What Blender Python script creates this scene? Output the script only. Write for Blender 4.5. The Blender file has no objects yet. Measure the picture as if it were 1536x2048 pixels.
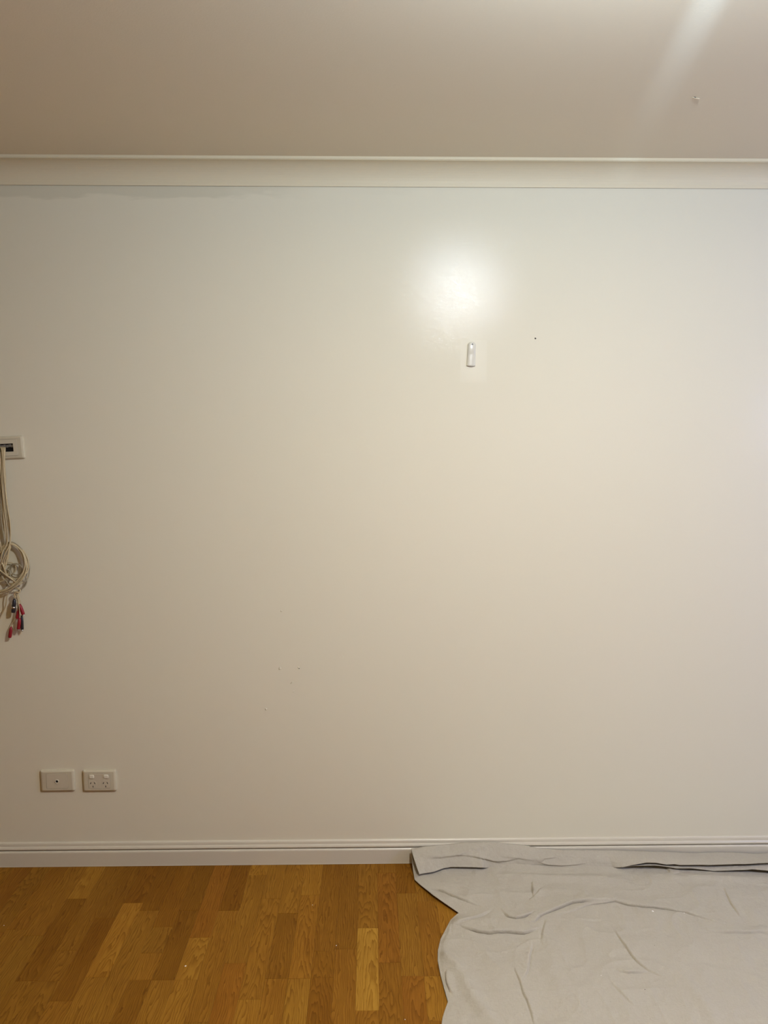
import bpy, bmesh, math, random
import numpy as np
from mathutils import Vector, Matrix

C = bpy.context.scene.collection
SC = bpy.context.scene
rnd = random.Random(7)

# ------------------------------------------------------------------ camera
F_PX, W_PX, H_PX = 1540.0, 1536, 2048
CAM_H, WALL_Y = 1.5625, 2.600          # eye height, distance to the far wall
YAW, PITCH = math.radians(0.96), math.radians(-6.6)
cam = bpy.data.cameras.new('camera')
cam_o = bpy.data.objects.new('camera', cam); C.objects.link(cam_o)
cam_o.location = (0, 0, CAM_H)
cam_o.rotation_euler = (math.pi/2 + PITCH, 0, -YAW)
cam.sensor_fit = 'VERTICAL'; cam.sensor_height = 36.0
cam.lens = 36.0*F_PX/H_PX
cam.clip_start = 0.02
SC.camera = cam_o

# ------------------------------------------------------------------ world, lamp, exposure
wd = bpy.data.worlds.new('world'); SC.world = wd; wd.use_nodes = True
wd.node_tree.nodes['Background'].inputs[0].default_value = (0.5, 0.5, 0.55, 1)
wd.node_tree.nodes['Background'].inputs[1].default_value = 0.005

LAMP = (0.47, 0.94, 2.275)
def point(name, loc, power, col, radius):
    l = bpy.data.lights.new(name, 'POINT'); l.energy = power; l.color = col; l.shadow_soft_size = radius
    o = bpy.data.objects.new(name, l); C.objects.link(o); o.location = loc
    return o
point('ceiling_lamp_light', LAMP, 55.5, (0.85, 0.99, 1.13), 0.05)
dl = bpy.data.lights.new('ceiling_lamp_diffuser', 'AREA'); dl.shape = 'DISK'; dl.size = .12; dl.energy = 19.5; dl.color = (1.0, 0.75, 0.57)
dl_o = bpy.data.objects.new('ceiling_lamp_diffuser', dl); C.objects.link(dl_o); dl_o.location = (LAMP[0], LAMP[1], LAMP[2]-.006)
# added cool fill, out of view, to brighten the room's right side
point('side_fill_light', (2.60, 0.95, 1.60), 72.0, (0.41, 0.52, 1.0), 0.12)
# added narrow spot near the lamp, shaped to make the streak along the ceiling
sp = bpy.data.lights.new('ceiling_streak_spot', 'SPOT'); sp.energy = 60; sp.color = (0.50, 0.72, 1.0)
sp.spot_size = math.radians(26); sp.spot_blend = 1.0; sp.shadow_soft_size = 0.012
sp_o = bpy.data.objects.new('ceiling_streak_spot', sp); C.objects.link(sp_o)
sp_o.location = (0.565, 0.90, 2.275)
_d = Vector((0.655, 1.50, 2.43)) - sp_o.location
sp_o.rotation_euler = _d.to_track_quat('-Z', 'Y').to_euler()
sp_o.scale = (0.30, 1, 1)

vs = SC.view_settings
SC.display_settings.display_device = 'sRGB'
vs.view_transform = 'Standard'; vs.look = 'None'; vs.gamma = 1.0; vs.use_curve_mapping = False
vs.exposure = 0.0

# ------------------------------------------------------------------ measuring: photograph pixel -> point on a real plane
_cy, _sy, _cp, _sp = math.cos(YAW), math.sin(YAW), math.cos(PITCH), math.sin(PITCH)
FWD = np.array([_sy*_cp, _cy*_cp, _sp]); RGT = np.array([_cy, -_sy, 0.0]); UPV = np.cross(RGT, FWD)
EYE = np.array([0, 0, CAM_H])
def ray(x, y): return RGT*(x-W_PX/2)/F_PX + UPV*(H_PX/2-y)/F_PX + FWD
def on_floor(x, y, z=0.0):
    d = ray(x, y); return EYE + d*((z-CAM_H)/d[2])
def on_wall(x, y, off=0.0):
    d = ray(x, y); return EYE + d*((WALL_Y-off)/d[1])
def on_ceiling(x, y, z):
    d = ray(x, y); return EYE + d*((z-CAM_H)/d[2])

# ------------------------------------------------------------------ helpers
def srgb(r, g, b):
    f = lambda c: c/12.92 if c <= .04045 else ((c+.055)/1.055)**2.4
    return (f(r/255), f(g/255), f(b/255), 1)
class NT:
    def __init__(s, name):
        s.m = bpy.data.materials.new(name); s.m.use_nodes = True
        s.t = s.m.node_tree; s.b = s.t.nodes['Principled BSDF']
    def n(s, typ, **kw):
        q = s.t.nodes.new(typ)
        for k, v in kw.items():
            if k.startswith('i_'):
                key = k[2:]; key = int(key) if key.isdigit() else key.replace('_', ' ')
                q.inputs[key].default_value = v
            else: setattr(q, k, v)
        return q
    def l(s, a, b): s.t.links.new(a, b)
    def math(s, op, a, b=None, c=None, clamp=False):
        q = s.n('ShaderNodeMath', operation=op); q.use_clamp = clamp
        for i, v in enumerate((a, b, c)):
            if v is None: continue
            if isinstance(v, (int, float)): q.inputs[i].default_value = v
            else: s.l(v, q.inputs[i])
        return q.outputs[0]
    def mix(s, fac, a, b, blend='MIX'):
        q = s.n('ShaderNodeMix', data_type='RGBA', blend_type=blend)
        for i, v in ((0, fac), (6, a), (7, b)):
            if isinstance(v, (int, float)): q.inputs[i].default_value = v
            elif isinstance(v, tuple): q.inputs[i].default_value = v
            else: s.l(v, q.inputs[i])
        return q.outputs[2]
    def base(s, v):
        if isinstance(v, tuple): s.b.inputs['Base Color'].default_value = v
        else: s.l(v, s.b.inputs['Base Color'])
    def set(s, rough=.5, spec=.5, metal=0.0):
        s.b.inputs['Roughness'].default_value = rough
        s.b.inputs['Specular IOR Level'].default_value = spec
        s.b.inputs['Metallic'].default_value = metal
    def bump(s, h, dist, strength=1.0, normal=None):
        q = s.n('ShaderNodeBump'); q.inputs['Distance'].default_value = dist; q.inputs['Strength'].default_value = strength
        s.l(h, q.inputs['Height'])
        if normal is not None: s.l(normal, q.inputs['Normal'])
        return q.outputs[0]
    def normal(s, v): s.l(v, s.b.inputs['Normal'])

def noise(nt, vec, scale, detail=2.0, rough=.5, dist=0.0):
    q = nt.n('ShaderNodeTexNoise'); q.inputs['Scale'].default_value = scale
    q.inputs['Detail'].default_value = detail; q.inputs['Roughness'].default_value = rough; q.inputs['Distortion'].default_value = dist
    if vec is not None: nt.l(vec, q.inputs['Vector'])
    return q.outputs['Fac']
def plain(name, col, rough=.5, spec=.5, metal=0.0, vary=.04, scale=60.0):
    nt = NT(name); co = nt.n('ShaderNodeTexCoord').outputs['Object']
    f = noise(nt, co, scale, 3)
    dk = tuple(c*(1-vary) for c in col[:3])+(1,); lt = tuple(min(1, c*(1+vary)) for c in col[:3])+(1,)
    nt.base(nt.mix(f, dk, lt)); nt.set(rough, spec, metal)
    return nt.m

def link(name, me, mat=None, parent=None, smooth=False):
    o = bpy.data.objects.new(name, me); C.objects.link(o)
    if mat: me.materials.append(mat)
    if parent is not None: o.parent = parent
    if smooth:
        me.polygons.foreach_set('use_smooth', [True]*len(me.polygons))
    return o
def from_bm(name, bm, mat=None, parent=None, smooth=False):
    bmesh.ops.recalc_face_normals(bm, faces=bm.faces)
    me = bpy.data.meshes.new(name); bm.to_mesh(me); bm.free()
    return link(name, me, mat, parent, smooth)
def tag(o, label=None, cat=None, group=None, kind=None):
    if label: o['label'] = label
    if cat: o['category'] = cat
    if group: o['group'] = group
    if kind: o['kind'] = kind
    return o
def empty(name, loc, rot=(0, 0, 0)):
    o = bpy.data.objects.new(name, None); C.objects.link(o); o.location = loc; o.rotation_euler = rot
    o.empty_display_size = .02
    return o
def bm_box(bm, x0, x1, y0, y1, z0, z1):
    v = [bm.verts.new(p) for p in ((x0,y0,z0),(x1,y0,z0),(x1,y1,z0),(x0,y1,z0),(x0,y0,z1),(x1,y0,z1),(x1,y1,z1),(x0,y1,z1))]
    for f in ((0,3,2,1),(4,5,6,7),(0,1,5,4),(1,2,6,5),(2,3,7,6),(3,0,4,7)): bm.faces.new([v[i] for i in f])
    return v
def box(name, x0, x1, y0, y1, z0, z1, mat, parent=None, bev=0.0, seg=2):
    bm = bmesh.new(); bm_box(bm, x0, x1, y0, y1, z0, z1)
    if bev: bmesh.ops.bevel(bm, geom=bm.edges[:], offset=bev, segments=seg, affect='EDGES', profile=.5)
    return from_bm(name, bm, mat, parent, smooth=False)
def extrude_profile(name, prof, x0, x1, mat, closed=True, parent=None, nseg=1):
    """prof: list of (y, z); swept along X."""
    bm = bmesh.new(); rings = []
    for i in range(nseg+1):
        x = x0+(x1-x0)*i/nseg
        rings.append([bm.verts.new((x, y, z)) for y, z in prof])
    n = len(prof)
    for a, b in zip(rings, rings[1:]):
        for i in range(n if closed else n-1):
            j = (i+1) % n; bm.faces.new((a[i], a[j], b[j], b[i]))
    if closed:
        bm.faces.new(rings[0]); bm.faces.new(rings[-1][::-1])
    return from_bm(name, bm, mat, parent)
def rrect(w, h, r, n=5):
    """rounded rectangle outline in (x, z), counter-clockwise."""
    out = []
    for cx, cz, a0 in ((w/2-r, h/2-r, 0), (-w/2+r, h/2-r, 90), (-w/2+r, -h/2+r, 180), (w/2-r, -h/2+r, 270)):
        for k in range(n+1):
            a = math.radians(a0+90*k/n); out.append((cx+r*math.cos(a), cz+r*math.sin(a)))
    return out
def stack_plate(name, layers, mat, parent=None, loc=(0, 0, 0), cap=True, smooth=False):
    """layers: list of (outline, y); outlines share a vertex count; the plate faces -Y."""
    bm = bmesh.new(); rings = [[bm.verts.new((x, y, z)) for x, z in ol] for ol, y in layers]
    n = len(rings[0])
    for a, b in zip(rings, rings[1:]):
        for i in range(n):
            j = (i+1) % n; bm.faces.new((a[i], a[j], b[j], b[i]))
    bm.faces.new(rings[0])
    if cap: bm.faces.new(rings[-1])
    o = from_bm(name, bm, mat, parent, smooth); o.location = loc
    return o

# ------------------------------------------------------------------ materials of the room
COAT_W = .30
def wall_paint():
    nt = NT('glossy_wall_paint'); co = nt.n('ShaderNodeTexCoord').outputs['Object']
    sep = nt.n('ShaderNodeSeparateXYZ'); nt.l(co, sep.inputs[0])
    base = (.735, .705, .640, 1)
    soft = noise(nt, co, 1.6, 2)
    c = nt.mix(soft, (.748, .710, .548, 1), (.762, .720, .568, 1))
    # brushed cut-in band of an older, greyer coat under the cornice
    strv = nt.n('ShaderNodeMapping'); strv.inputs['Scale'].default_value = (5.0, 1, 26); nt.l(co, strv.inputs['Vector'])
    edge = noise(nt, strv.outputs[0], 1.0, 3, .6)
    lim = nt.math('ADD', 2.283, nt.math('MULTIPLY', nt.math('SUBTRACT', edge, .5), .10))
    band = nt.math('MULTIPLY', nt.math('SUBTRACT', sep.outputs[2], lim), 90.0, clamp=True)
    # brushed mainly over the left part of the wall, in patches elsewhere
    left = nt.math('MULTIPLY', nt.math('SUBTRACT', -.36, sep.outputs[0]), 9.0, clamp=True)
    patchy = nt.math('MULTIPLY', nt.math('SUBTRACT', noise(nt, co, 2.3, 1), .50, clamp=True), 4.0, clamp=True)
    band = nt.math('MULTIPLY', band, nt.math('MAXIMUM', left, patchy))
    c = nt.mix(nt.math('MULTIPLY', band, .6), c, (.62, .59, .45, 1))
    nt.base(c); nt.set(.6, .0)
    # clear gloss of the enamel: only the gloss coat carries the fine roller stipple
    nt.b.inputs['Coat Weight'].default_value = COAT_W
    nt.b.inputs['Coat Roughness'].default_value = .11
    nt.b.inputs['Coat IOR'].default_value = 1.45
    n1 = noise(nt, co, 420, 1, .5)
    nt.l(nt.bump(n1, .00030), nt.b.inputs['Coat Normal'])
    return nt.m
def flat_paint(name, col, rough, bump_d, scale=260):
    nt = NT(name); co = nt.n('ShaderNodeTexCoord').outputs['Object']
    f = noise(nt, co, 2.0, 2)
    nt.base(nt.mix(f, tuple(c*.985 for c in col)+(1,), tuple(c*1.015 for c in col)+(1,))); nt.set(rough, .4)
    nt.normal(nt.bump(noise(nt, co, scale, 2), bump_d))
    return nt.m
M_WALL = wall_paint()
M_CEIL = flat_paint('matt_ceiling_paint', (.79, .72, .56), .75, .00015)
M_CORN = flat_paint('cornice_paint', (.72, .645, .455), .55, .0001)
M_SKIRT = flat_paint('semi_gloss_trim_paint', (.65, .605, .475), .30, .00008, 120)
M_SIDE = flat_paint('side_wall_paint', (.60, .47, .27), .6, .0001)
M_ROOM = flat_paint('room_wall_paint', (.55, .38, .15), .6, .0001)

def oak(name, per_object=True):
    nt = NT(name)
    co = nt.n('ShaderNodeTexCoord').outputs['Object']
    oi = nt.n('ShaderNodeObjectInfo')
    off = nt.n('ShaderNodeVectorMath', operation='SCALE'); off.inputs[0].default_value = (37.1, 91.7, 13.3)
    nt.l(oi.outputs['Random'], off.inputs['Scale'])
    v = nt.n('ShaderNodeVectorMath', operation='ADD'); nt.l(co, v.inputs[0]); nt.l(off.outputs[0], v.inputs[1])
    sep = nt.n('ShaderNodeSeparateXYZ'); nt.l(co, sep.inputs[0])
    mp = nt.n('ShaderNodeMapping'); mp.inputs['Scale'].default_value = (1.0, .16, 1); nt.l(v.outputs[0], mp.inputs['Vector'])
    big = noise(nt, mp.outputs[0], 22, 2, .5)            # slow wander of the grain
    mid = noise(nt, mp.outputs[0], 80, 2, .5)
    r2 = nt.math('FRACT', nt.math('MULTIPLY', oi.outputs['Random'], 17.3))
    r3 = nt.math('FRACT', nt.math('MULTIPLY', oi.outputs['Random'], 53.9))
    xo = nt.math('ADD', sep.outputs[0], nt.math('MULTIPLY', nt.math('SUBTRACT', r2, .5), .05))
    # cathedral arches: parabolas along the board; straight grain where the board is quarter-sawn
    arch = nt.math('ADD', nt.math('MULTIPLY', nt.math('MULTIPLY', xo, xo), 900.0), nt.math('MULTIPLY', sep.outputs[1], 4.2))
    straight = nt.math('MULTIPLY', xo, 60.0)
    pick = nt.math('GREATER_THAN', r3, .60)
    g = nt.math('ADD', nt.math('MULTIPLY', arch, pick), nt.math('MULTIPLY', straight, nt.math('SUBTRACT', 1.0, pick)))
    g = nt.math('ADD', g, nt.math('MULTIPLY', big, 3.4)); g = nt.math('ADD', g, nt.math('MULTIPLY', mid, .8))
    ring = nt.math('FRACT', nt.math('MULTIPLY', g, 2.5))
    line = nt.math('POWER', ring, 2.2)
    mp2 = nt.n('ShaderNodeMapping'); mp2.inputs['Scale'].default_value = (1.0, .045, 1); nt.l(v.outputs[0], mp2.inputs['Vector'])
    fib = noise(nt, mp2.outputs[0], 520, 3, .6)
    mp3 = nt.n('ShaderNodeMapping'); mp3.inputs['Scale'].default_value = (1.0, .35, 1); nt.l(v.outputs[0], mp3.inputs['Vector'])
    blot = noise(nt, mp3.outputs[0], 14, 2, .5)
    col = oi.outputs['Color']
    c = nt.mix(nt.math('MULTIPLY', line, .85), col, (.55, .46, .36, 1), 'MULTIPLY')
    c = nt.mix(nt.math('MULTIPLY', nt.math('SUBTRACT', fib, .35, clamp=True), 1.1), c, (.55, .45, .33, 1), 'MULTIPLY')
    c = nt.mix(nt.math('MULTIPLY', nt.math('SUBTRACT', blot, .42, clamp=True), 1.2), c, (.66, .54, .42, 1), 'MULTIPLY')
    # knots
    vo = nt.n('ShaderNodeTexVoronoi'); vo.inputs['Scale'].default_value = 7.0
    mp4 = nt.n('ShaderNodeMapping'); mp4.inputs['Scale'].default_value = (1.0, .7, 1); nt.l(v.outputs[0], mp4.inputs['Vector']); nt.l(mp4.outputs[0], vo.inputs['Vector'])
    kn = nt.math('SUBTRACT', 1.0, nt.math('MULTIPLY', vo.outputs['Distance'], 22.0), clamp=True)
    c = nt.mix(nt.math('MULTIPLY', kn, .85), c, (.25, .16, .09, 1), 'MULTIPLY')
    nt.base(c); nt.set(.5, .06)
    nt.normal(nt.bump(fib, .00012))
    return nt.m
M_OAK = oak('oak_laminate')

# ------------------------------------------------------------------ room shell
XL, XR, YB, CZ = -2.6, 3.6, -3.2, 2.3935
T = .10
def struct(name, *a, **k):
    o = box(name, *a, **k); o['kind'] = 'structure'; return o
slab = struct('floor', XL, XR, YB, WALL_Y, -.12, -.0012, M_OAK)
slab.color = (.33, .145, .030, 1)
wall = struct('wall_back', XL-T, XR+T, WALL_Y, WALL_Y+T, -.12, CZ+.1, M_WALL)
struct('wall_left', XL-T, XL, YB, WALL_Y, -.12, CZ+.1, M_ROOM)
struct('wall_right', XR, XR+T, YB, WALL_Y, -.12, CZ+.1, M_SIDE)
struct('wall_front', XL-T, XR+T, YB-T, YB, -.12, CZ+.1, M_ROOM)
ceil = struct('ceiling', XL, XR, YB, WALL_Y, CZ, CZ+.1, M_CEIL)

# cornice: quad-stop fillet against the ceiling, concave cove, thin lip at the wall
CP, CHT = .0710, .0720
yw = WALL_Y
prof = [(yw, CZ), (yw-CP, CZ), (yw-CP-.0005, CZ-.0085), (yw-CP+.0025, CZ-.0088)]
a0 = (yw-CP+.0025, CZ-.0100); b0 = (yw-.0050, CZ-CHT+.0030)
for k in range(13):
    t = k/12*math.pi/2
    # concave quarter: centre at the room side, low
    prof.append((a0[0]+(b0[0]-a0[0])*math.sin(t), b0[1]+(a0[1]-b0[1])*math.cos(t)*1.0 if False else a0[1]+(b0[1]-a0[1])*(1-math.cos(t))))
prof += [(yw-.0048, CZ-CHT), (yw-.0018, CZ-CHT+.0004), (yw-.0012, CZ-CHT+.006), (yw, CZ-CHT+.006)]
tr = extrude_profile('trim_1', prof, XL, XR, M_CORN); tr['kind'] = 'structure'

# skirting board with a moulded top
p = [(0, 0), (.0155, 0), (.0155, .0010), (.0150, .0022), (.0150, .0500), (.0142, .0535), (.0118, .0560), (.0075, .0566), (.0038, .0570), (.0038, .0604),
     (.0122, .0612), (.0130, .0640), (.0118, .0680), (.0098, .0710), (.0078, .0722), (.0074, .0760), (.0072, .0785), (.0062, .0822), (.0036, .0848), (0, .0856)]
sk = extrude_profile('baseboard_back', [(WALL_Y-a, b) for a, b in p], XL, XR, M_SKIRT); sk['kind'] = 'structure'

# ------------------------------------------------------------------ laminate boards on the floor
TON = {'m': (.295, .137, .0155), 'l': (.400, .215, .029), 'y': (.350, .170, .020), 'd': (.240, .103, .010), 'r': (.280, .116, .013), 'k': (.263, .120, .013)}
PITCH_W, E0, YEND = .0641, .083, WALL_Y-.0156
def row_of(x, y):
    return int(math.floor((E0-on_floor(x, y)[0])/PITCH_W))
known = {}       # row -> list of (joint y, tone on the camera side, tone on the wall side)
def joint(x, y, near=None, far=None):
    known.setdefault(row_of(x, y), []).append((float(on_floor(x, y)[1]), near, far))
for a in ((817, 1952, 'r', 'm'), (852, 1803, 'm', 'm'), (862, 1952, 'y', 'm'), (866, 2042, 'm', 'y'),
          (772, 1745.6, 'r', 'm'), (778, 1925, 'k', 'r'), (735, 1856, 'l', 'm'), (733, 2021, 'm', 'l'), (697, 1898, 'm', 'k'),
          (652, 1902, 'd', 'k'), (646, 1955, 'd', 'd'), (628, 1790, 'm', 'y'), (600, 1957, 'y', 'm'), (557, 1957, 'm', 'k'),
          (543, 1797, 'k', 'y'), (518, 1749.6, 'm', 'y'), (500, 1998.6, 'y', 'm'), (459, 1821, 'm', 'd'),
          (381, 1821, 'y', 'd'), (308, 1821, 'm', 'd'), (268, 1806, 'y', 'd'), (195, 1954, 'm', 'y'), (330, 1854, 'd', 'd'), (306, 1906, 'd', 'm'),
          (403, 1875, 'y', 'r'), (167, 1797, 'd', 'y'), (125, 2002, 'm', 'd'), (123, 1901, 'k', 'm'),
          (30, 1962, 'm', 'd'), (75, 1962, 'k', 'd'), (100, 1962, 'k', 'm'), (310, 1960, 'm', 'd'), (365, 1960, 'y', 'y'), (270, 1960, 'd', 'm')):
    joint(*a)
def board(x0, x1, y0, y1, tone):
    w, h = (x1-x0-.0003), (y1-y0-.0004)
    bm = bmesh.new(); z = -.0012; c = .0006
    lo = [bm.verts.new((sx*w/2, sy*h/2, z)) for sx, sy in ((-1,-1),(1,-1),(1,1),(-1,1))]
    md = [bm.verts.new((sx*w/2, sy*h/2, -.0005)) for sx, sy in ((-1,-1),(1,-1),(1,1),(-1,1))]
    up = [bm.verts.new((sx*(w/2-c), sy*(h/2-c), 0)) for sx, sy in ((-1,-1),(1,-1),(1,1),(-1,1))]
    bm.faces.new(up); bm.faces.new(lo[::-1])
    for A, B in ((lo, md), (md, up)):
        for i in range(4): bm.faces.new((A[i], A[(i+1)%4], B[(i+1)%4], B[i]))
    o = from_bm('floor_board', bm, M_OAK, slab)
    o.location = ((x0+x1)/2, (y0+y1)/2, rnd.uniform(-.0001, .0001))
    t = TON[tone]; j = rnd.uniform(.93, 1.07); jr = rnd.uniform(.97, 1.03)
    o.color = (t[0]*j, t[1]*j*jr, t[2]*j*jr*jr, 1)
for r in range(-6, 28):
    x1 = E0-PITCH_W*r; x0 = x1-PITCH_W
    ks = sorted(known.get(r, []), key=lambda q: -q[0])
    js = [k[0] for k in ks]; spec = {k[0]: k for k in ks}
    # fill with joints at the lengths of a three-strip floor
    if not js: js = [YEND-rnd.uniform(.12, .38)]
    while min(js) > 1.35: js.append(min(js)-rnd.uniform(.30, .48))
    if YEND-max(js) > .52: js.append(max(js)+rnd.uniform(.28, .4))
    ys = sorted([YEND]+[j for j in js if j < YEND-.015], reverse=True)+[1.02]
    prev = None
    for i in range(len(ys)-1):
        hi, lo_ = ys[i], ys[i+1]
        tone = None
        if lo_ in spec: tone = spec[lo_][2]
        if tone is None and hi in spec: tone = spec[hi][1]
        if tone is None: tone = rnd.choice('mmmkkydr')
        if hi-lo_ > .02: board(x0, x1, lo_, hi, tone)

# specks of dried white paint on the boards
M_WPAINT = plain('dried_white_paint', (.85, .84, .80, 1), .5, .4)
def blob(name, center, r, hgt, axis, mat, parent, seed=0, squash=1.0):
    """a low rounded drop on a surface; axis: outward normal."""
    R_ = random.Random(seed); bm = bmesh.new(); n = 10
    ax = Vector(axis); t = ax.orthogonal().normalized(); b = ax.cross(t)
    rad = [r*R_.uniform(.75, 1.15) for _ in range(n)]
    rings = []
    for s, hh in ((1.0, 0.0), (.82, .6), (.45, .92)):
        rings.append([bm.verts.new((t*math.cos(2*math.pi*i/n)*rad[i]*s + b*math.sin(2*math.pi*i/n)*rad[i]*s*squash + ax*hgt*hh)) for i in range(n)])
    top = bm.verts.new(ax*hgt); bot = [rings[0][i] for i in range(n)]
    for A, B in zip(rings, rings[1:]):
        for i in range(n): bm.faces.new((A[i], A[(i+1)%n], B[(i+1)%n], B[i]))
    for i in range(n): bm.faces.new((rings[-1][i], rings[-1][(i+1)%n], top))
    bm.faces.new(bot[::-1])
    o = from_bm(name, bm, mat, parent, smooth=True); o.location = center
    return o
for i, (x, y, r) in enumerate(((371, 1932, .0028), (672.8, 1891, .0018), (625, 1810, .0014), (8, 1851, .0014), (810, 2039, .0016))):
    q = on_floor(x, y); blob('paint_speck', (q[0], q[1], 0), r, .0008, (0, 0, 1), M_WPAINT, slab, i)
tiny_dark = plain('dark_debris', (.03, .022, .016, 1), .6)
# ------------------------------------------------------------------ marks on the wall and the ceiling
M_CHIP = plain('filler_lump', (.745, .705, .55, 1), .45)
for i, (x, y, r, sq) in enumerate(((560, 1337, .0055, .9), (597, 1335, .0035, 1), (584, 1365, .007, .35), (587, 1383, .004, .5), (685, 1312, .0022, 1), (532, 1418, .0042, 1), (563, 1222, .0032, 1))):
    q = on_wall(x, y); blob('filler_lump', (q[0], WALL_Y, q[2]), r, .0022, (0, -1, 0), M_CHIP, wall, 20+i, sq)
q = on_wall(597.5, 1336); blob('nail_hole', (q[0]+.0015, WALL_Y-.0019, q[2]-.0010), .0016, .0005, (0, -1, 0), tiny_dark, wall, 41)
# nail
q = on_wall(1070.7, 676.8)
nail = blob('nail', (q[0], WALL_Y, q[2]), .0031, .0016, (0, -1, 0), tiny_dark, None, 3)
tag(nail, 'tiny black nail head in the wall, right of the white wall hook', 'nail')
# lifted chip in the ceiling paint
q = on_ceiling(1391, 194, CZ)
bm = bmesh.new()
pts = [(-.011, -.003), (.000, -.006), (.010, -.004), (.012, .001), (.004, .006), (-.006, .005)]
up = [bm.verts.new((a, b, -.0006 - max(0, -b+.001)*.65)) for a, b in pts]
dn = [bm.verts.new((a, b, -.0014 - max(0, -b+.001)*.65)) for a, b in pts]
bm.faces.new(up); bm.faces.new(dn[::-1])
for i in range(6): bm.faces.new((up[i], up[(i+1)%6], dn[(i+1)%6], dn[i]))
ch = from_bm('paint_flake', bm, M_CEIL, ceil); ch.location = (q[0], q[1], CZ); ch.rotation_euler = (0, 0, .35)
ho = blob('hole', (q[0], q[1]+.003, CZ), .005, .0004, (0, 0, -1), tiny_dark, ceil, 5, .5)

# ------------------------------------------------------------------ switchgear plastic
M_PL = plain('cream_plastic', (.62, .57, .42, 1), .25, .45, vary=.015)
M_PL2 = plain('cream_plastic_insert', (.62, .57, .43, 1), .32, .45, vary=.015)
M_SW = plain('pale_switch_plastic', (.78, .75, .60, 1), .28, .5, vary=.015)
M_DARK = plain('dark_void', (.012, .010, .009, 1), .7, .2)
M_METAL = plain('nickel', (.62, .60, .56, 1), .3, .5, 1.0)
def surround(parent, w, h, iw, ih, d=.0105, r=.0045, closed=True):
    """bevelled outer frame with a rectangular opening for the insert."""
    n = 5
    layers = [(rrect(w, h, r, n), 0), (rrect(w, h, r, n), -d*.45), (rrect(w-.004, h-.004, r, n), -d*.80), (rrect(w-.014, h-.010, r, n), -d),
              (rrect(iw, ih, .004, n), -d*1.02), (rrect(iw, ih, .004, n), -d*.75)]
    bm = bmesh.new(); rings = [[bm.verts.new((x, y, z)) for x, z in ol] for ol, y in layers]; N = len(rings[0])
    for A, B in zip(rings, rings[1:]):
        for i in range(N): bm.faces.new((A[i], A[(i+1)%N], B[(i+1)%N], B[i]))
    if closed: bm.faces.new(rings[0][::-1]); bm.faces.new(rings[-1])
    return from_bm('surround', bm, M_PL, parent)
def disc(name, r, y0, y1, mat, parent, loc=(0,0,0), n=20, inner=None):
    ol = [(r*math.cos(2*math.pi*i/n), r*math.sin(2*math.pi*i/n)) for i in range(n)]
    if inner is None:
        return stack_plate(name, [(ol, y0), (ol, y1)], mat, parent, loc)
    il = [(a*inner/r, b*inner/r) for a, b in ol]
    bm = bmesh.new(); R = [[bm.verts.new((x, y, z)) for x, z in o_] for o_, y in ((ol, y0), (ol, y1), (il, y1), (il, y0))]
    for k in range(4):
        A, B = R[k], R[(k+1) % 4]
        for i in range(n): bm.faces.new((A[i], A[(i+1)%n], B[(i+1)%n], B[i]))
    o = from_bm(name, bm, mat, parent); o.location = loc; return o
PW, PH, IW, IH, PD = .1180, .0765, .0760, .0545, .0105
# left: aerial outlet
c0 = on_wall(115.5, 1561, .005)
t = empty('aerial_outlet', (c0[0], WALL_Y, c0[2]), (0, math.radians(-.5), 0))
tag(t, 'cream wall plate with a single round black aerial socket low on the wall', 'wall outlet')
surround(t, PW, PH, IW, IH, PD)
stack_plate('insert', [(rrect(IW-.0012, IH-.0012, .0035), -PD*.75), (rrect(IW-.0012, IH-.0012, .0035), -PD*1.0), (rrect(IW-.0022, IH-.0022, .003), -PD*1.06)], M_PL2, t)
so = disc('socket', .0068, -PD*1.05, -PD*1.05-.0022, M_SW, t, inner=.0048)
disc('socket_hole', .0049, -PD*1.05, -PD*1.05-.0004, M_DARK, so)
# right: double power point
c1 = on_wall(199.5, 1561, .005)
t = empty('power_point', (c1[0], WALL_Y, c1[2]), (0, math.radians(-.3), 0))
tag(t, 'cream double power point with two rocker switches above two three-slot sockets', 'power outlet')
surround(t, PW*.985, PH, IW, IH, PD)
ins = stack_plate('insert', [(rrect(IW-.0012, IH-.0012, .0045), -PD*.75), (rrect(IW-.0012, IH-.0012, .0045), -PD*1.0), (rrect(IW-.0022, IH-.0022, .004), -PD*1.06)], M_PL2, t)
for sx in (-1, 1):
    stack_plate('switch', [(rrect(.0165, .0130, .004), -PD*1.0), (rrect(.0165, .0130, .004), -PD*1.06-.0016), (rrect(.0140, .0100, .0035), -PD*1.06-.0030)], M_SW, t, (sx*.0250, 0, .0172))
    so = stack_plate('socket', [(rrect(.0270, .0270, .010), -PD*1.0), (rrect(.0270, .0270, .010), -PD*1.06-.0002), (rrect(.0264, .0264, .010), -PD*1.06-.0005)], M_PL2, t, (sx*.0222-.0006, 0, -.0110))
    for x, z, a in ((-.0068, .0045, 28), (.0068, .0045, -28), (.0008, -.0080, 0)):
        sl = stack_plate('slot', [(rrect(.0023, .0066, .0005, 2), -PD*1.06), (rrect(.0023, .0066, .0005, 2), -PD*1.06-.0007)], M_DARK, so, (x, 0, z))
        sl.rotation_euler = (0, math.radians(a), 0)

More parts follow.
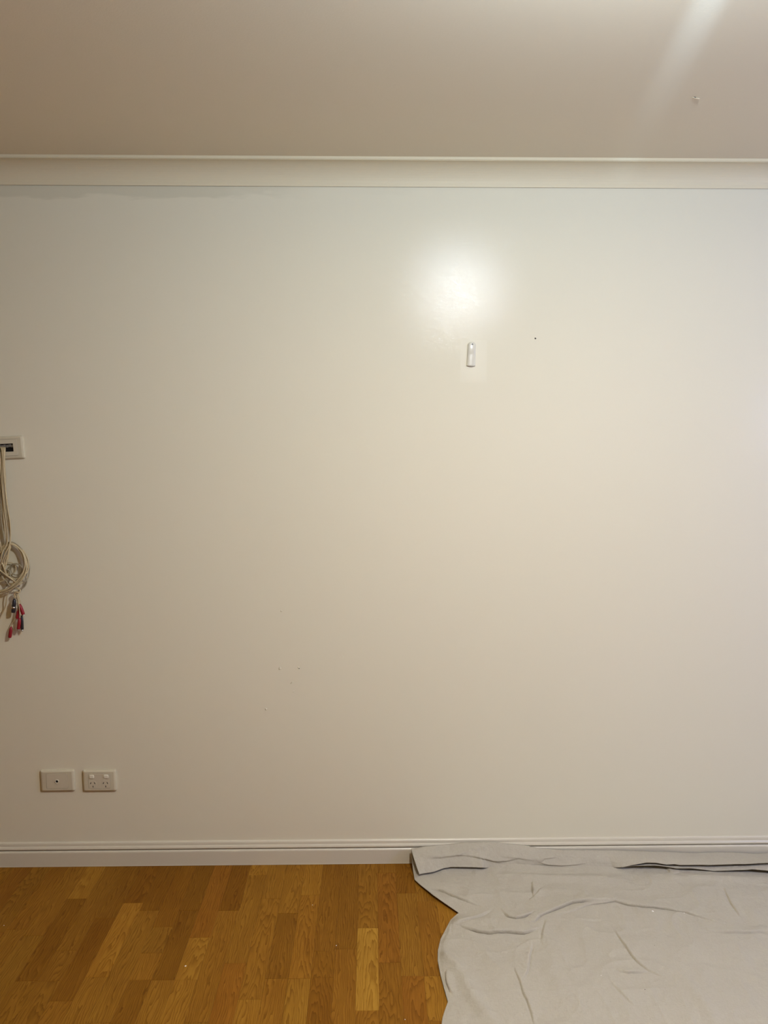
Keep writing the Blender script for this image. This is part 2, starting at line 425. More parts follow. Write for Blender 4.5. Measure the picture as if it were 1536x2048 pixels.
# ------------------------------------------------------------------ cable plate at the left edge
c2 = on_wall(12.5, 895.5, .005)
t = empty('cable_plate', (c2[0], WALL_Y, c2[2]), (0, math.radians(-2.6), 0))
tag(t, 'cream wall plate at left edge with a slot that cables hang from', 'wall plate')
surround(t, PW, PH, IW+.004, IH+.002, PD, closed=False)
IW2, IH2, OW, OH = IW+.0028, IH+.0008, .0520, .0270
bm = bmesh.new(); n = 5
layers = [(rrect(IW2, IH2, .0035, n), -PD*.75), (rrect(IW2, IH2, .0035, n), -PD*1.0), (rrect(IW2-.001, IH2-.001, .003, n), -PD*1.06), (rrect(OW, OH, .0012, n), -PD*1.06), (rrect(OW, OH, .0012, n), -.0010)]
rings = [[bm.verts.new((x, y, z)) for x, z in ol] for ol, y in layers]; N = len(rings[0])
for A, B in zip(rings, rings[1:]):
    for i in range(N): bm.faces.new((A[i], A[(i+1)%N], B[(i+1)%N], B[i]))
from_bm('insert', bm, M_PL2, t)
stack_plate('opening_back', [(rrect(OW, OH, .001), -.0006), (rrect(OW, OH, .001), -.0009)], M_DARK, t)
M_TERM = plain('grey_terminal', (.17, .155, .125, 1), .4, .5)
for k in range(6):
    tb = box('terminal', -.0035, .0035, -.0085, -.0012, -.0045, .0045, M_TERM, t, .0006, 1); tb.location = (-.0215+k*.0085, 0, .0062-.0012*(k % 2))

# ------------------------------------------------------------------ coiled cables with phono plugs
M_CAB = plain('cream_cable', (.55, .455, .27, 1), .4, .4, vary=.06, scale=90)
M_CAB2 = plain('grey_cable', (.36, .32, .22, 1), .42, .4, vary=.06, scale=90)
M_RED = plain('red_plug', (.27, .010, .018, 1), .35, .5)
M_BLK = plain('black_plug', (.018, .018, .024, 1), .3, .5)
cb = empty('cable_bundle', (c2[0], WALL_Y, c2[2]))
tag(cb, 'hank of cream cables hanging from the left wall plate, red and black plugs below', 'cables')
org = np.array([c2[0], WALL_Y, c2[2]])
def smooth_path(pts, n=14):
    P = [Vector(p) for p in pts]; P = [P[0]*2-P[1]]+P+[P[-1]*2-P[-2]]; out = []
    for i in range(1, len(P)-2):
        p0, p1, p2, p3 = P[i-1:i+3]
        for k in range(n):
            u = k/n
            out.append(.5*((2*p1)+(p2-p0)*u+(2*p0-5*p1+4*p2-p3)*u*u+(3*p1-p0-3*p2+p3)*u**3))
    out.append(P[-2]); return out
def tube(name, pts, rad, mat, parent, sides=8, flat=1.0):
    bm = bmesh.new(); prev = None; rings = []
    up = Vector((0, -1, 0))
    for i, p_ in enumerate(pts):
        d = (pts[min(i+1, len(pts)-1)]-pts[max(i-1, 0)]).normalized()
        s = d.cross(up); s = s.normalized() if s.length > 1e-5 else Vector((1, 0, 0)); u = s.cross(d)
        r = rad[i] if isinstance(rad, list) else rad
        rings.append([bm.verts.new(p_+s*math.cos(2*math.pi*k/sides)*r*flat+u*math.sin(2*math.pi*k/sides)*r) for k in range(sides)])
    for A, B in zip(rings, rings[1:]):
        for k in range(sides): bm.faces.new((A[k], A[(k+1)%sides], B[(k+1)%sides], B[k]))
    bm.faces.new(rings[0]); bm.faces.new(rings[-1][::-1])
    return from_bm(name, bm, mat, parent, smooth=True)
def cpt(x, y, off):                       # measured on the plane of the hank, then relative to the bundle
    return tuple(on_wall(x, y, off)-org)
def cable(px, rad=.0021, mat=None, flat=1.0):
    return tube('cable', smooth_path([cpt(*q) for q in px]), rad, mat or M_CAB, cb, flat=flat)
# strands from the slot to the coil
cable([(1, 893, .004), (3, 902, .018), (3, 930, .018), (5, 960, .016), (6, 1000, .016), (8, 1040, .018), (14, 1085, .024), (17, 1110, .026), (9, 1145, .026), (16, 1170, .022)])
cable([(6, 893, .004), (7, 903, .020), (5, 930, .022), (6, 970, .020), (12, 1020, .016), (19, 1062, .018), (20, 1085, .026), (15, 1112, .030), (10, 1130, .028)])
cable([(10, 893, .004), (10, 903, .018), (9, 925, .018), (11, 955, .016), (11, 985, .015), (15, 1012, .016), (19, 1040, .018), (21, 1070, .022), (20, 1088, .026), (12, 1118, .024), (3, 1140, .022)])
cable([(-4, 893, .004), (-2, 905, .016), (0, 940, .016), (3, 990, .014), (2, 1030, .014), (7, 1070, .018), (10, 1090, .022), (6, 1110, .026), (5, 1135, .026), (12, 1165, .020)], mat=M_CAB2)
cable([(-10, 893, .004), (-8, 906, .018), (-3, 960, .018), (-1, 1010, .016), (-4, 1060, .016), (2, 1095, .022), (2, 1130, .024), (-6, 1160, .02)])
cable([(-14, 893, .004), (-13, 910, .018), (-8, 1000, .016), (-10, 1080, .018), (-2, 1120, .022), (1, 1145, .026), (20, 1158, .030), (32, 1160, .03)], mat=M_CAB2)
cable([(3, 893, .004), (5, 905, .014), (8, 960, .010), (13, 1000, .008), (17, 1040, .010), (20, 1068, .014), (19, 1090, .02), (14, 1110, .022)], .0018, M_CAB2)
# turns of the coil (centre about 18, 1142)
def loop(cx, cy, rx, ry, o0, o1, a0=0, a1=360, rad=.0021, mat=None, tilt=0.0):
    pts = []
    for k in range(17):
        a = math.radians(a0+(a1-a0)*k/16)
        x = rx*math.cos(a); y = -ry*math.sin(a)
        c_, s_ = math.cos(tilt), math.sin(tilt)
        pts.append((cx+x*c_-y*s_, cy+x*s_+y*c_, o0+(o1-o0)*.5*(1-math.cos(math.radians(a1-a0)*k/16))))
    return cable(pts, rad, mat)
cable([(6, 1108, .020), (12, 1093, .022), (23, 1084, .022), (40, 1094, .020), (53, 1112, .018), (59, 1134, .018), (56, 1156, .020), (48, 1172, .022), (38, 1181, .024), (30, 1184, .028)], .0019, M_CAB2)
cable([(-6, 1126, .020), (2, 1104, .022), (12, 1090, .024), (25, 1088, .024), (37, 1097, .024), (45, 1113, .026), (49, 1130, .030), (46, 1147, .032), (35, 1161, .032), (16, 1177, .032), (-6, 1186, .030)])
cable([(-6, 1112, .018), (4, 1094, .020), (17, 1085, .021), (30, 1089, .021), (41, 1103, .022), (48, 1121, .026), (51, 1138, .030), (44, 1155, .034), (28, 1170, .034), (10, 1181, .034), (-6, 1184, .034)])
cable([(4, 893, .004), (5, 906, .022), (8, 950, .022), (13, 1000, .020), (19, 1045, .020), (21, 1085, .024), (18, 1104, .028), (10, 1118, .030), (8, 1136, .030), (14, 1150, .030), (28, 1158, .030), (40, 1154, .030), (50, 1140, .026), (54, 1124, .022), (47, 1104, .020), (34, 1092, .020), (20, 1090, .022), (10, 1099, .024)])
cable([(-3, 893, .004), (-1, 906, .020), (3, 960, .020), (8, 1010, .020), (13, 1050, .020), (15, 1078, .026), (12, 1092, .030), (5, 1104, .032), (3, 1120, .032), (8, 1136, .032), (12, 1146, .030), (8, 1160, .026), (-6, 1166, .024)])
cable([(8, 893, .004), (8, 906, .022), (9, 950, .020), (14, 1005, .018), (20, 1045, .022), (21, 1074, .028), (18, 1092, .032), (11, 1106, .034), (6, 1118, .034), (1, 1130, .032), (-6, 1136, .030)])
cable([(50, 1150, .022), (54, 1162, .024), (48, 1174, .026), (36, 1178, .028), (20, 1172, .028), (10, 1158, .026), (5, 1144, .024), (-6, 1132, .02)], mat=M_CAB2)
loop(33, 1139, 11, 11, .012, .022, 200, -160, .0019, M_CAB2)
loop(31, 1142, 14, 15, .010, .018, 170, -190, .0019, M_CAB2)
loop(19, 1137, 13, 12, .010, .016, 0, 360, .0019)
loop(8, 1160, 10, 22, .012, .020, 90, -270, .0019, M_CAB2, .4)
# strands that bind the coil across the front
cable([(-6, 1184, .036), (12, 1180, .040), (30, 1166, .042), (44, 1148, .042), (50, 1130, .038), (47, 1110, .030), (37, 1096, .026), (22, 1089, .026), (8, 1098, .026), (-6, 1112, .024)], .0022)
cable([(-6, 1187, .032), (16, 1182, .036), (34, 1170, .038), (48, 1152, .038), (53, 1134, .034), (49, 1112, .026), (39, 1098, .022), (24, 1086, .022), (8, 1092, .022), (-6, 1106, .022)], .0022)
cable([(-4, 1182, .030), (20, 1176, .034), (40, 1160, .036), (55, 1142, .030), (57, 1124, .024), (50, 1106, .020), (38, 1093, .018), (22, 1084, .018), (6, 1092, .018), (-6, 1104, .018)], .0021)
cable([(-6, 1136, .030), (8, 1147, .036), (20, 1156, .038), (30, 1163, .034), (38, 1168, .028), (46, 1164, .022)], .0024)
cable([(34, 1176, .026), (40, 1180, .030), (38, 1185, .034), (31, 1184, .034), (29, 1190, .030), (33, 1196, .028)], .0026)
cable([(-6, 1250, .010), (4, 1228, .012), (11, 1212, .016), (13, 1198, .022), (16, 1186, .026), (22, 1174, .028), (30, 1160, .030)], .0019)
def plug(px, length_px, mat, leads, rad=.0062, tip=True, leadr=.0013):
    """a phono plug on its lead: sleeve body, collar, metal ring."""
    c = cable(leads, leadr)
    (x0, y0, f0), (x1, y1, f1) = px
    A = Vector(cpt(x0, y0, f0)); B = Vector(cpt(x1, y1, f1)); L = B-A
    st = [(0, .45), (.10, .62), (.14, .85), (.45, 1.0), (.90, 1.02), (.96, .95), (1.0, .90)]
    b = tube('plug', [A+L*s for s, _ in st], [rad*k for _, k in st], mat, c, 12)
    b['label'] = 'red phono plug' if mat is M_RED else 'black phono plug'
    if tip:
        st = [(.98, .62), (1.10, .62), (1.12, .60)]
        tube('metal_tip', [A+L*s for s, _ in st], [rad*k for _, k in st], M_METAL, c, 12)
    return c
plug(((29, 1197, .030), (26.5, 1225, .030)), 28, M_BLK, [(31, 1182, .030), (30, 1190, .031), (29, 1198, .030)], .0066, False)
r = tube('metal_band', [Vector(cpt(27.4, 1213, .030)), Vector(cpt(26.9, 1217, .030))], [.0071, .0071], M_METAL, cb, 12)
plug(((39, 1208, .028), (46.5, 1229, .026)), 20, M_RED, [(35, 1184, .030), (37, 1196, .030), (39, 1209, .028)], .0058)
plug(((38, 1213, .022), (34.5, 1237, .022)), 20, M_RED, [(34, 1186, .026), (36, 1200, .024), (38, 1214, .022)], .0055)
plug(((39.5, 1236, .026), (37, 1258, .026)), 20, M_RED, [(33, 1186, .030), (38, 1212, .034), (40, 1237, .026)], .0058)
plug(((43.5, 1231, .020), (44.5, 1259, .020)), 20, M_BLK, [(36, 1187, .024), (42, 1208, .02), (43.5, 1232, .020)], .0050)
plug(((22.5, 1253, .018), (19.5, 1275, .018)), 20, M_RED, [(31, 1187, .024), (36, 1212, .028), (30, 1236, .020), (24, 1248, .018), (22.5, 1254, .018)], .0058, False)

# ------------------------------------------------------------------ white hook on its adhesive film
M_FILM = NT('smooth_adhesive_film'); M_FILM.base((.755, .715, .558, 1)); M_FILM.set(.42, .25); M_FILM = M_FILM.m
M_HOOK = plain('white_hook_plastic', (.66, .635, .52, 1), .28, .5, vary=.02)
pc = on_wall(943, 708, .004); fc = on_wall(947.5, 722.5)
t = empty('wall_hook', (pc[0], WALL_Y, pc[2]), (0, math.radians(2.0), 0))
tag(t, 'small white plastic wall hook strip on a smooth adhesive patch under the lamp glare', 'wall hook')
fl = box('adhesive_film', -.0440, .0440, -.0003, 0, -.0690, .0690, M_FILM, t); fl.location = (fc[0]-pc[0], 0, fc[2]-pc[2]); fl.rotation_euler = (0, math.radians(-2.0), 0)
bm = bmesh.new(); hw, hh = .0138, .0780; secs = []
for i in range(25):
    z = hh/2-hh*i/24; s = 1.0
    e = min(1.0, (i+.35)/3.2); wv = hw*(math.sqrt(max(.05, 1-(1-e)**2)))*(1+.06*i/24)
    dep = .0060*(.55+.45*math.sin(math.pi*min(1, (i+2)/14)/1.2))*(1+.35*(i/24))
    secs.append([bm.verts.new((wv*math.cos(a), -.0006-dep*math.sin(a)**.7, z - (.0022*(1-(math.cos(a))**2) if i == 24 else 0))) for a in [math.pi*k/12 for k in range(13)]])
for A, B in zip(secs, secs[1:]):
    for k in range(12): bm.faces.new((A[k], A[k+1], B[k+1], B[k]))
    bm.faces.new((A[12], A[0], B[0], B[12]))
bm.faces.new(secs[0]); bm.faces.new(secs[-1][::-1])
hb = from_bm('hook_body', bm, M_HOOK, t, smooth=True)
M_GREY = plain('hole_shadow_grey', (.20, .195, .19, 1), .6)
disc('hole_rim', .0042, -.0052, -.0074, M_HOOK, t, (.0012, 0, .0315), 18, inner=.0028)
disc('hole', .0029, -.0052, -.0062, M_GREY, t, (.0012, 0, .0315), 18)

# ------------------------------------------------------------------ canvas drop cloth
def canvas():
    nt = NT('canvas_cloth'); co = nt.n('ShaderNodeTexCoord').outputs['Object']
    a = nt.n('ShaderNodeMapping'); a.inputs['Scale'].default_value = (1, .12, .12); nt.l(co, a.inputs['Vector'])
    b = nt.n('ShaderNodeMapping'); b.inputs['Scale'].default_value = (.12, 1, 1); nt.l(co, b.inputs['Vector'])
    w1 = noise(nt, a.outputs[0], 620, 2, .6); w2 = noise(nt, b.outputs[0], 620, 2, .6)
    wv = nt.math('MULTIPLY', nt.math('ADD', w1, w2), .5)
    soft = noise(nt, co, 7, 3)
    c = nt.mix(wv, (.378, .349, .277, 1), (.526, .487, .394, 1))
    c = nt.mix(nt.math('MULTIPLY', soft, .25), c, (.88, .84, .78, 1), 'MULTIPLY')
    nt.base(c); nt.set(.9, .1)
    nt.b.inputs['Sheen Weight'].default_value = .06
    crump = noise(nt, co, 24, 3, .55)
    nt.normal(nt.bump(wv, .00035, 1.0, nt.bump(crump, .0065)))
    return nt.m
M_CLOTH = canvas()

def px_floor(pts, z=.006): return np.array([on_floor(x, y, z)[:2] for x, y in pts])
EDGE = px_floor([(826, 1738), (827.3, 1748.8), (829, 1760), (839, 1770), (865, 1792), (892, 1811), (917, 1826.5), (909, 1832), (901.5, 1838), (896.5, 1847), (892, 1856), (881, 1877), (875.8, 1899), (875.3, 1920),
                 (881, 1949), (889, 1979), (895.6, 2003), (889, 2021), (885, 2034), (883, 2048), (880, 2090)])
CREASE = [  # pixels along the fold, height, spread on the far side, spread on the near side, groove
    ([(927, 1855), (955, 1862), (977, 1865), (1013, 1863), (1046, 1864.7), (1070, 1859)], .0105, .024, .0040, .9),
    ([(1008.6, 1826), (1017, 1832), (1031, 1834.6), (1046, 1832.8), (1062, 1827)], .0085, .018, .0038, .9),
    ([(1058, 1843), (1067, 1842), (1075, 1832), (1090, 1824.6), (1111, 1816), (1140, 1804), (1180, 1801), (1228, 1798)], .0100, .024, .0048, .7),
    ([(1125, 1826), (1150, 1817), (1180, 1806), (1228, 1800), (1256, 1806), (1291, 1812), (1330, 1814), (1370, 1822), (1420, 1838), (1445, 1847)], .0070, .024, .0055, .4),
    ([(1401, 1860), (1451, 1864), (1502, 1865), (1560, 1863)], .0065, .022, .0050, .5),
    ([(1230, 1863), (1255, 1899), (1275, 1925), (1296, 1939), (1326, 1953)], .0038, .010, .0026, .7),
    ([(1233, 1940), (1255, 1945), (1291, 1942.5)], .0050, .012, .0035, .7),
    ([(1031, 1942), (1042, 1965), (1048, 1989), (1056, 2002), (1064, 2026), (1070, 2052)], .0042, .012, .0026, .7),
    ([(1062, 1890), (1056, 1911), (1053, 1940), (1047, 1957)], -.0048, .014, .0038, .5),
    ([(893.7, 1945), (897, 1967), (904, 1986)], .0075, .014, .0030, .9),
    ([(901, 1845), (899, 1856), (899, 1868)], -.004, .012, .003, .3),
    ([(912, 1848), (935, 1841), (960, 1832), (977, 1823)], .0065, .018, .0050, .4),
    ([(852, 1777), (878, 1780), (892, 1785.6), (908, 1794.5), (930, 1802.5), (956, 1812)], .0050, .010, .0028, .9),
    ([(1066, 1766), (1068, 1780), (1068.6, 1794)], .005, .012, .0035, .8),
    ([(1085, 1779), (1077, 1791), (1063, 1801)], .005, .012, .0045, .5),
    ([(1312, 1733), (1330, 1742), (1347, 1749), (1358, 1745)], .004, .010, .004, .4),
    ([(1095, 1840), (1090, 1862), (1086, 1885)], .004, .012, .005, .3),
    ([(1160, 1840), (1200, 1838)], .003, .012, .006, .2),
    ([(1225, 1966), (1250, 1990), (1271, 2012)], .0035, .014, .006, .3),
    ([(1451, 1780), (1465, 1808), (1481, 1833)], .003, .010, .004, .6),
]
SOFT = [    # broad swellings: pixels, height, radius
    ([(918, 1945), (940, 1985), (975, 2035), (1000, 2070)], .012, .022),
    ([(880, 1905), (905, 1925), (920, 1940)], .010, .016),
    ([(1000, 1752), (1080, 1756), (1160, 1760), (1240, 1762)], .011, .018),
    ([(1340, 1757), (1420, 1758), (1520, 1760)], .008, .020),
    ([(1371, 1954), (1391, 1987), (1416, 2022), (1440, 2070)], .006, .020),
    ([(905, 1845), (950, 1846), (1020, 1848)], .008, .020),
    ([(860, 1765), (900, 1775), (960, 1790)], .006, .024),
    ([(1100, 1900), (1110, 1950), (1130, 2010)], .005, .030),
    ([(1200, 1880), (1300, 1890), (1400, 1900)], .004, .040),
]
def seg_dist(P, poly):
    """distance, signed side and position along a polyline, for all points."""
    best = np.full(len(P), 1e9); side = np.ones(len(P)); pos = np.zeros(len(P))
    ln = np.linalg.norm(np.diff(poly, axis=0), axis=1); tot = ln.sum(); acc = 0
    for i in range(len(poly)-1):
        a, b = poly[i], poly[i+1]; d = b-a
        t_ = np.clip(((P-a)@d)/(d@d), 0, 1); q_ = a+t_[:, None]*d
        v = P-q_; dd = np.hypot(v[:, 0], v[:, 1]); cr = d[0]*(P[:, 1]-a[1])-d[1]*(P[:, 0]-a[0])
        m = dd < best; best[m] = dd[m]; side[m] = np.sign(cr[m]); pos[m] = (acc+t_[m]*ln[i])/tot; acc += ln[i]
    return best, side, pos
def vnoise(x, y, seed):
    """smooth value noise on a lattice."""
    g = np.random.RandomState(seed).rand(64, 64); xi = np.floor(x).astype(int); yi = np.floor(y).astype(int)
    fx = x-xi; fy = y-yi; fx = fx*fx*(3-2*fx); fy = fy*fy*(3-2*fy)
    G = lambda i, j: g[i % 64, j % 64]
    return (G(xi, yi)*(1-fx)+G(xi+1, yi)*fx)*(1-fy)+(G(xi, yi+1)*(1-fx)+G(xi+1, yi+1)*fx)*fy-.5
def cloth_shape(X, Y):
    """height of the sheet, and how far its folds lean over (dx, dy)."""
    P = np.stack([X, Y], 1); h = np.full(len(X), .0065); sh = np.zeros((len(X), 2))
    for poly, A, wf, wn, gr in CREASE:
        Q = px_floor(poly); d, s, t_ = seg_dist(P, Q)
        flip = -1 if A < 0 else 1; A = abs(A)
        taper = np.sin(np.pi*np.clip(t_*.94+.03, 0, 1))**.6
        far = s*flip > 0
        h += A*taper*np.where(far, np.exp(-d/wf), np.exp(-(d/wn)**2))
        h -= gr*.006*taper*np.where(far, 0, np.exp(-((d-wn*1.6)/(wn*1.1))**2))
        # the crest leans towards the near side, so the fold has an underside
        e = Q[-1]-Q[0]; nrm = np.array([e[1], -e[0]])/np.hypot(*e)*flip
        w = wn*1.5; lean = (LEAN if A > .0068 else .70)*w*min(1.0, A/.008)
        sh += (lean*taper*np.exp(-(d/w)**2))[:, None]*nrm
    for poly, A, r in SOFT:
        d, s, t_ = seg_dist(P, px_floor(poly)); h += A*np.exp(-(d/r)**2)*np.sin(np.pi*np.clip(t_*.9+.05, 0, 1))**.5
    h += .0040*vnoise(X*7+3, Y*8+1, 1)+.0024*vnoise(X*17, Y*19, 2)+.0011*vnoise(X*45+.3*Y, Y*40, 3)
    # crumpled facets: sharp-crested low wrinkles between flatter panels
    wx = X+.03*vnoise(X*6, Y*6, 7); wy = Y+.03*vnoise(X*6+9, Y*6+4, 8)
    h += .0062*(.5-np.abs(2*vnoise(wx*8+2, wy*9+5, 12)))**2*2 + .0034*(.5-np.abs(2*vnoise(wx*15+7, wy*13, 13)))**2*2
    return np.maximum(h, .0012), sh
LEAN = 1.55
def cloth_height(X, Y): return cloth_shape(X, Y)[0]
# ridge of the turned-back strip along the wall, and its lower hem
RIDGE = [(822.5, 1699, .042), (845, 1695, .038), (866, 1692, .032), (897, 1689.5, .022), (930, 1685, .016), (962, 1684.4, .016), (995, 1686.4, .018), (1028, 1689.5, .018), (1055, 1692.7, .019), (1078, 1698, .022), (1133, 1701, .024),
         (1234, 1702, .025), (1278, 1703.6, .026), (1333, 1705, .027), (1372, 1707.5, .027), (1395, 1708, .027), (1434, 1706, .026), (1466, 1706, .026), (1512, 1709, .027), (1560, 1706, .027), (1900, 1704, .027)]
HEM = [(838.5, 1749, .118), (852, 1746.5, .108), (867, 1744, .100), (887, 1736.4, .084), (902, 1734, .080), (933, 1734.4, .082), (966, 1735.3, .084), (976, 1735.6, .070), (1000, 1737, .066), (1026, 1734, .064), (1047, 1731.7, .062), (1073, 1729, .060), (1109, 1731, .062),
       (1141, 1732.8, .064), (1226, 1735.3, .068), (1245, 1734.8, .084), (1266, 1730, .090), (1294, 1725.5, .090), (1312, 1726, .090), (1333, 1729.4, .092), (1350, 1728.6, .092), (1358, 1730, .092), (1425, 1730, .094), (1460, 1729, .098), (1492, 1728, .102), (1536, 1726, .106), (1900, 1722, .110)]
def resample(L, xs):
    a = np.array(L, float); return np.interp(xs, a[:, 0], a[:, 1]), np.interp(xs, a[:, 0], a[:, 2])
rx, ry = [], []
RW = np.array([on_wall(*q) for q in RIDGE]); HW = np.array([on_wall(*q) for q in HEM])
def sheet(name, V, ni, nj, mat, parent, thick=.0012):
    """V: (ni*nj, 3) grid, row-major."""
    me = bpy.data.meshes.new(name); me.vertices.add(ni*nj); me.vertices.foreach_set('co', V.astype(np.float32).ravel())
    i, j = np.meshgrid(np.arange(ni-1), np.arange(nj-1), indexing='ij'); a = (i*nj+j).ravel()
    q_ = np.stack([a, a+nj, a+nj+1, a+1], 1).astype(np.int32); nf = len(q_)
    me.loops.add(nf*4); me.loops.foreach_set('vertex_index', q_.ravel())
    me.polygons.add(nf); me.polygons.foreach_set('loop_start', np.arange(nf, dtype=np.int32)*4); me.polygons.foreach_set('loop_total', np.full(nf, 4, np.int32))
    me.polygons.foreach_set('use_smooth', np.ones(nf, bool)); me.update(); me.validate()
    o = link(name, me, mat, parent)
    s = o.modifiers.new('thickness', 'SOLIDIFY'); s.thickness = thick; s.offset = 1.0 if False else -1.0
    return o
# --- main sheet: floor part, then the riser leaning on the skirting
XE, YF, YK = 1.95, 1.15, 2.500
yv = np.concatenate([np.linspace(YF, 1.72, 40)[:-1], np.arange(1.72, YK, .0018)])
e_y = EDGE[::-1, 1]; e_x = EDGE[::-1, 0]
order = np.argsort(e_y)
xl = np.interp(yv, e_y[order], e_x[order])
xl[yv < 1.80] += 0.03*np.sin((yv[yv < 1.80]-1.80)*9)
def lift_at(y):       # how far the free edge stands off the boards
    return np.interp(y, [1.15, 1.75, 1.92, 2.03, 2.20, 2.270, 2.295, 2.33, 2.40, 2.47, 2.52], [.002, .003, .004, .003, .003, .003, .007, .010, .010, .007, .006])
uu = np.concatenate([np.linspace(0, .02, 9)[:-1], .02+np.arange(0, 1.22, .0024), .02+np.linspace(1.225, 1.78, 40)])
u_n = uu/uu[-1]
# the left margin follows the outline; columns relax to straight lines further in
rows = []
for y, x0 in zip(yv, xl):
    X = x0+uu*(XE-x0)/uu[-1]
    rows.append(np.stack([X, np.full(len(X), y)], 1))
G = np.concatenate(rows); Z, SH = cloth_shape(G[:, 0], G[:, 1])
Z = Z.reshape(len(yv), len(uu)); dist = G[:, 0].reshape(Z.shape)-xl[:, None]
lf = lift_at(yv)[:, None]; k = np.exp(-(dist/.014)**2); Z = Z*(1-k)+lf*k
SH = SH*(1-k).ravel()[:, None]
Zk = Z[-1]; Xk = G.reshape(len(yv), len(uu), 2)[-1, :, 0]
# riser
zr_top = np.interp(Xk, RW[:, 0], RW[:, 2]); yr_top = np.interp(Xk, RW[:, 0], RW[:, 1])
NR = 46; ris = []
for i in range(1, NR+1):
    s = i/NR
    y = YK+(yr_top-YK)*(1-(1-s)**1.55)
    z = Zk+(zr_top-.001-Zk)*(s**1.9)
    wob = .003*vnoise(Xk*16, np.full_like(Xk, s*3+9), 5)*math.sin(math.pi*s)
    ris.append(np.stack([Xk+(np.interp(0, [0], [0]))+ (RW[0, 0]-Xk[0])*s*np.exp(-((Xk-Xk[0])/.05)), y+wob, z], 1))
Vm = np.concatenate([np.stack([G[:, 0]+SH[:, 0], G[:, 1]+SH[:, 1], Z.ravel()], 1)]+ris)
cloth = sheet('drop_cloth', Vm, len(yv)+NR, len(uu), M_CLOTH, None)
tag(cloth, 'crumpled beige canvas drop cloth spread on the oak floor against the skirting board', 'drop cloth')
# --- turned-back strip hanging over the front of the riser
def strip(name, top, bot, x_from, x_to, nx, ns, bulge, seed, folds=(), side_sag=0.0):
    xs = np.linspace(0, 1, nx); V = []
    tx = x_from[0]+(x_to[0]-x_from[0])*xs; bx_ = x_from[1]+(x_to[1]-x_from[1])*xs
    tz = np.interp(tx, top[:, 0], top[:, 2]); ty = np.interp(tx, top[:, 0], top[:, 1])
    bz = np.interp(bx_, bot[:, 0], bot[:, 2]); by = np.interp(bx_, bot[:, 0], bot[:, 1])
    for j in range(ns):
        s = j/(ns-1)
        X = tx*(1-s)+bx_*s; Zs = tz*(1-s)+bz*s
        Y = ty*(1-s)+by*s
        roll = math.exp(-(s/.10)**2)
        Y = Y - bulge*math.sin(math.pi*min(1, s*1.05))**.8*(1-.3*s) + .004*(roll)
        Zs = Zs+.0035*(1-(1-min(1, s/.12))**2)-.0035*min(1, s/.12) if False else Zs
        Y = Y - .0045*vnoise(X*11+seed, np.full_like(X, s*2.2+seed), seed)*math.sin(math.pi*min(1, s+.1)) - .0016*vnoise(X*34, np.full_like(X, s*5), seed+1)
        V.append(np.stack([X, Y, Zs], 1))
    V = np.array(V).transpose(1, 0, 2)
    for poly, A, wf, wn in folds:      # folds are given as (X, fraction down the strip)
        Q = np.array(poly, float); Q[:, 1] = Q[:, 1]*.085
        P = np.stack([V[:, :, 0].ravel(), np.tile(np.linspace(0, 1, ns)*.085, nx)], 1)
        d, sd, t_ = seg_dist(P, Q); taper = np.sin(np.pi*np.clip(t_*.92+.04, 0, 1))**.6
        dy = A*taper*np.where(sd < 0, np.exp(-d/wf), np.exp(-(d/wn)**2))
        V[:, :, 1] -= dy.reshape(nx, ns)
    return sheet(name, V.reshape(-1, 3), nx, ns, M_CLOTH, cloth)
X_ = lambda px, y, off=.04: float(on_wall(px, y, off)[0])
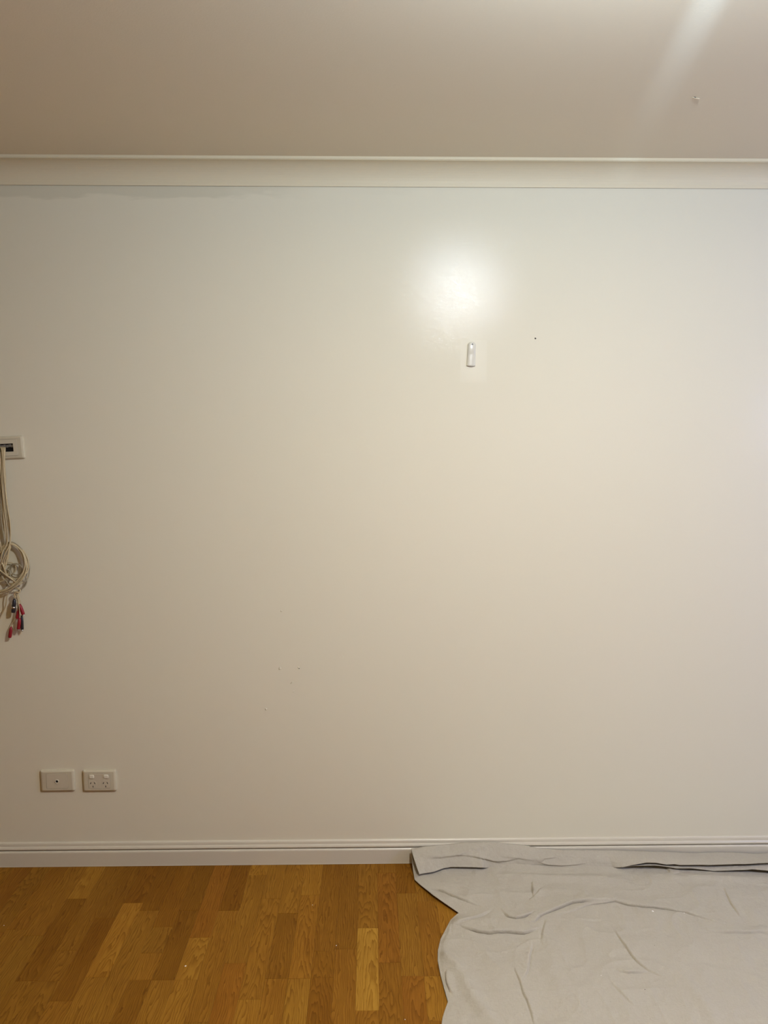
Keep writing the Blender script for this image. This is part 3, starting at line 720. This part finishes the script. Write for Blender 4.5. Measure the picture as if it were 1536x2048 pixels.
folds = [([(X_(964, 1688), .02), (X_(964.4, 1710), .5), (X_(964.8, 1733), .98)], .0022, .003, .002),
         ([(X_(845, 1706), .22), (X_(880, 1706), .34), (X_(915, 1706), .30), (X_(940, 1700), .16), (X_(966, 1692), .10)], .012, .011, .010),
         ([(X_(918, 1712), .36), (X_(950, 1715), .46), (X_(985, 1720), .60), (X_(1010, 1719), .62), (X_(1030, 1716), .56)], .011, .012, .006),
         ([(X_(1000, 1706), .40), (X_(1035, 1712), .50), (X_(1065, 1716), .66)], .005, .010, .006),
         ([(X_(1078, 1722), .75), (X_(1085, 1714), .45), (X_(1110, 1710), .34)], .006, .008, .006),
         ([(X_(1080, 1722), .82), (X_(1095, 1728), .90), (X_(1120, 1727), .90), (X_(1165, 1722), .70)], .006, .010, .006)]
flap = strip('turned_back_hem', RW, HW, (float(RW[0, 0]), float(HW[0, 0])), (XE-.02, XE-.02), 900, 34, .009, 11, folds)
# --- second pleat that shows below the hem at the right
TOP2 = np.array([on_wall(x, y-1, off-.022) for x, y, off in HEM])
PLT = [(1240, 1735, .070), (1262, 1732.5, .084), (1276, 1731.5, .090), (1309, 1731, .092), (1333, 1733.5, .095), (1353, 1737, .098), (1381, 1737, .098), (1403, 1739, .099), (1427, 1742, .102), (1466, 1741, .108), (1505, 1739, .112), (1536, 1741.6, .118), (1900, 1748, .125)]
PW_ = np.array([on_wall(*q) for q in PLT])
strip('pleat', TOP2, PW_, (float(PW_[0, 0]), float(PW_[0, 0])), (XE-.03, XE-.03), 400, 14, .004, 23)
# dried paint and lint on the cloth
_rel = Vm-EYE; _dp = _rel@FWD; _px = W_PX/2+F_PX*(_rel@RGT)/_dp; _py = H_PX/2-F_PX*(_rel@UPV)/_dp
def cz(x, y):      # the point of the sheet that the eye meets first there
    m = np.where(np.hypot(_px-x, _py-y) < 3.0)[0]; i = m[np.argmin(_dp[m])]
    return float(Vm[i, 0]), float(Vm[i, 1]), float(Vm[i, 2])+.0002
for i, (x, y, r, m) in enumerate(((1306, 1820, .0055, M_WPAINT), (1369, 1824, .0028, M_WPAINT), (1203, 1949, .0020, M_WPAINT),
                                  (1309, 1888.6, .0018, tiny_dark), (1290, 1977, .0020, tiny_dark), (1036, 1891, .0015, tiny_dark), (1272, 1737, .0018, tiny_dark), (1301, 2036, .0014, tiny_dark), (1223, 2002, .0012, tiny_dark), (1032, 1814, .0016, tiny_dark))):
    blob('paint_drop' if m is M_WPAINT else 'lint_speck', cz(x, y), r, .0012, (0, 0, 1), m, cloth, 60+i)
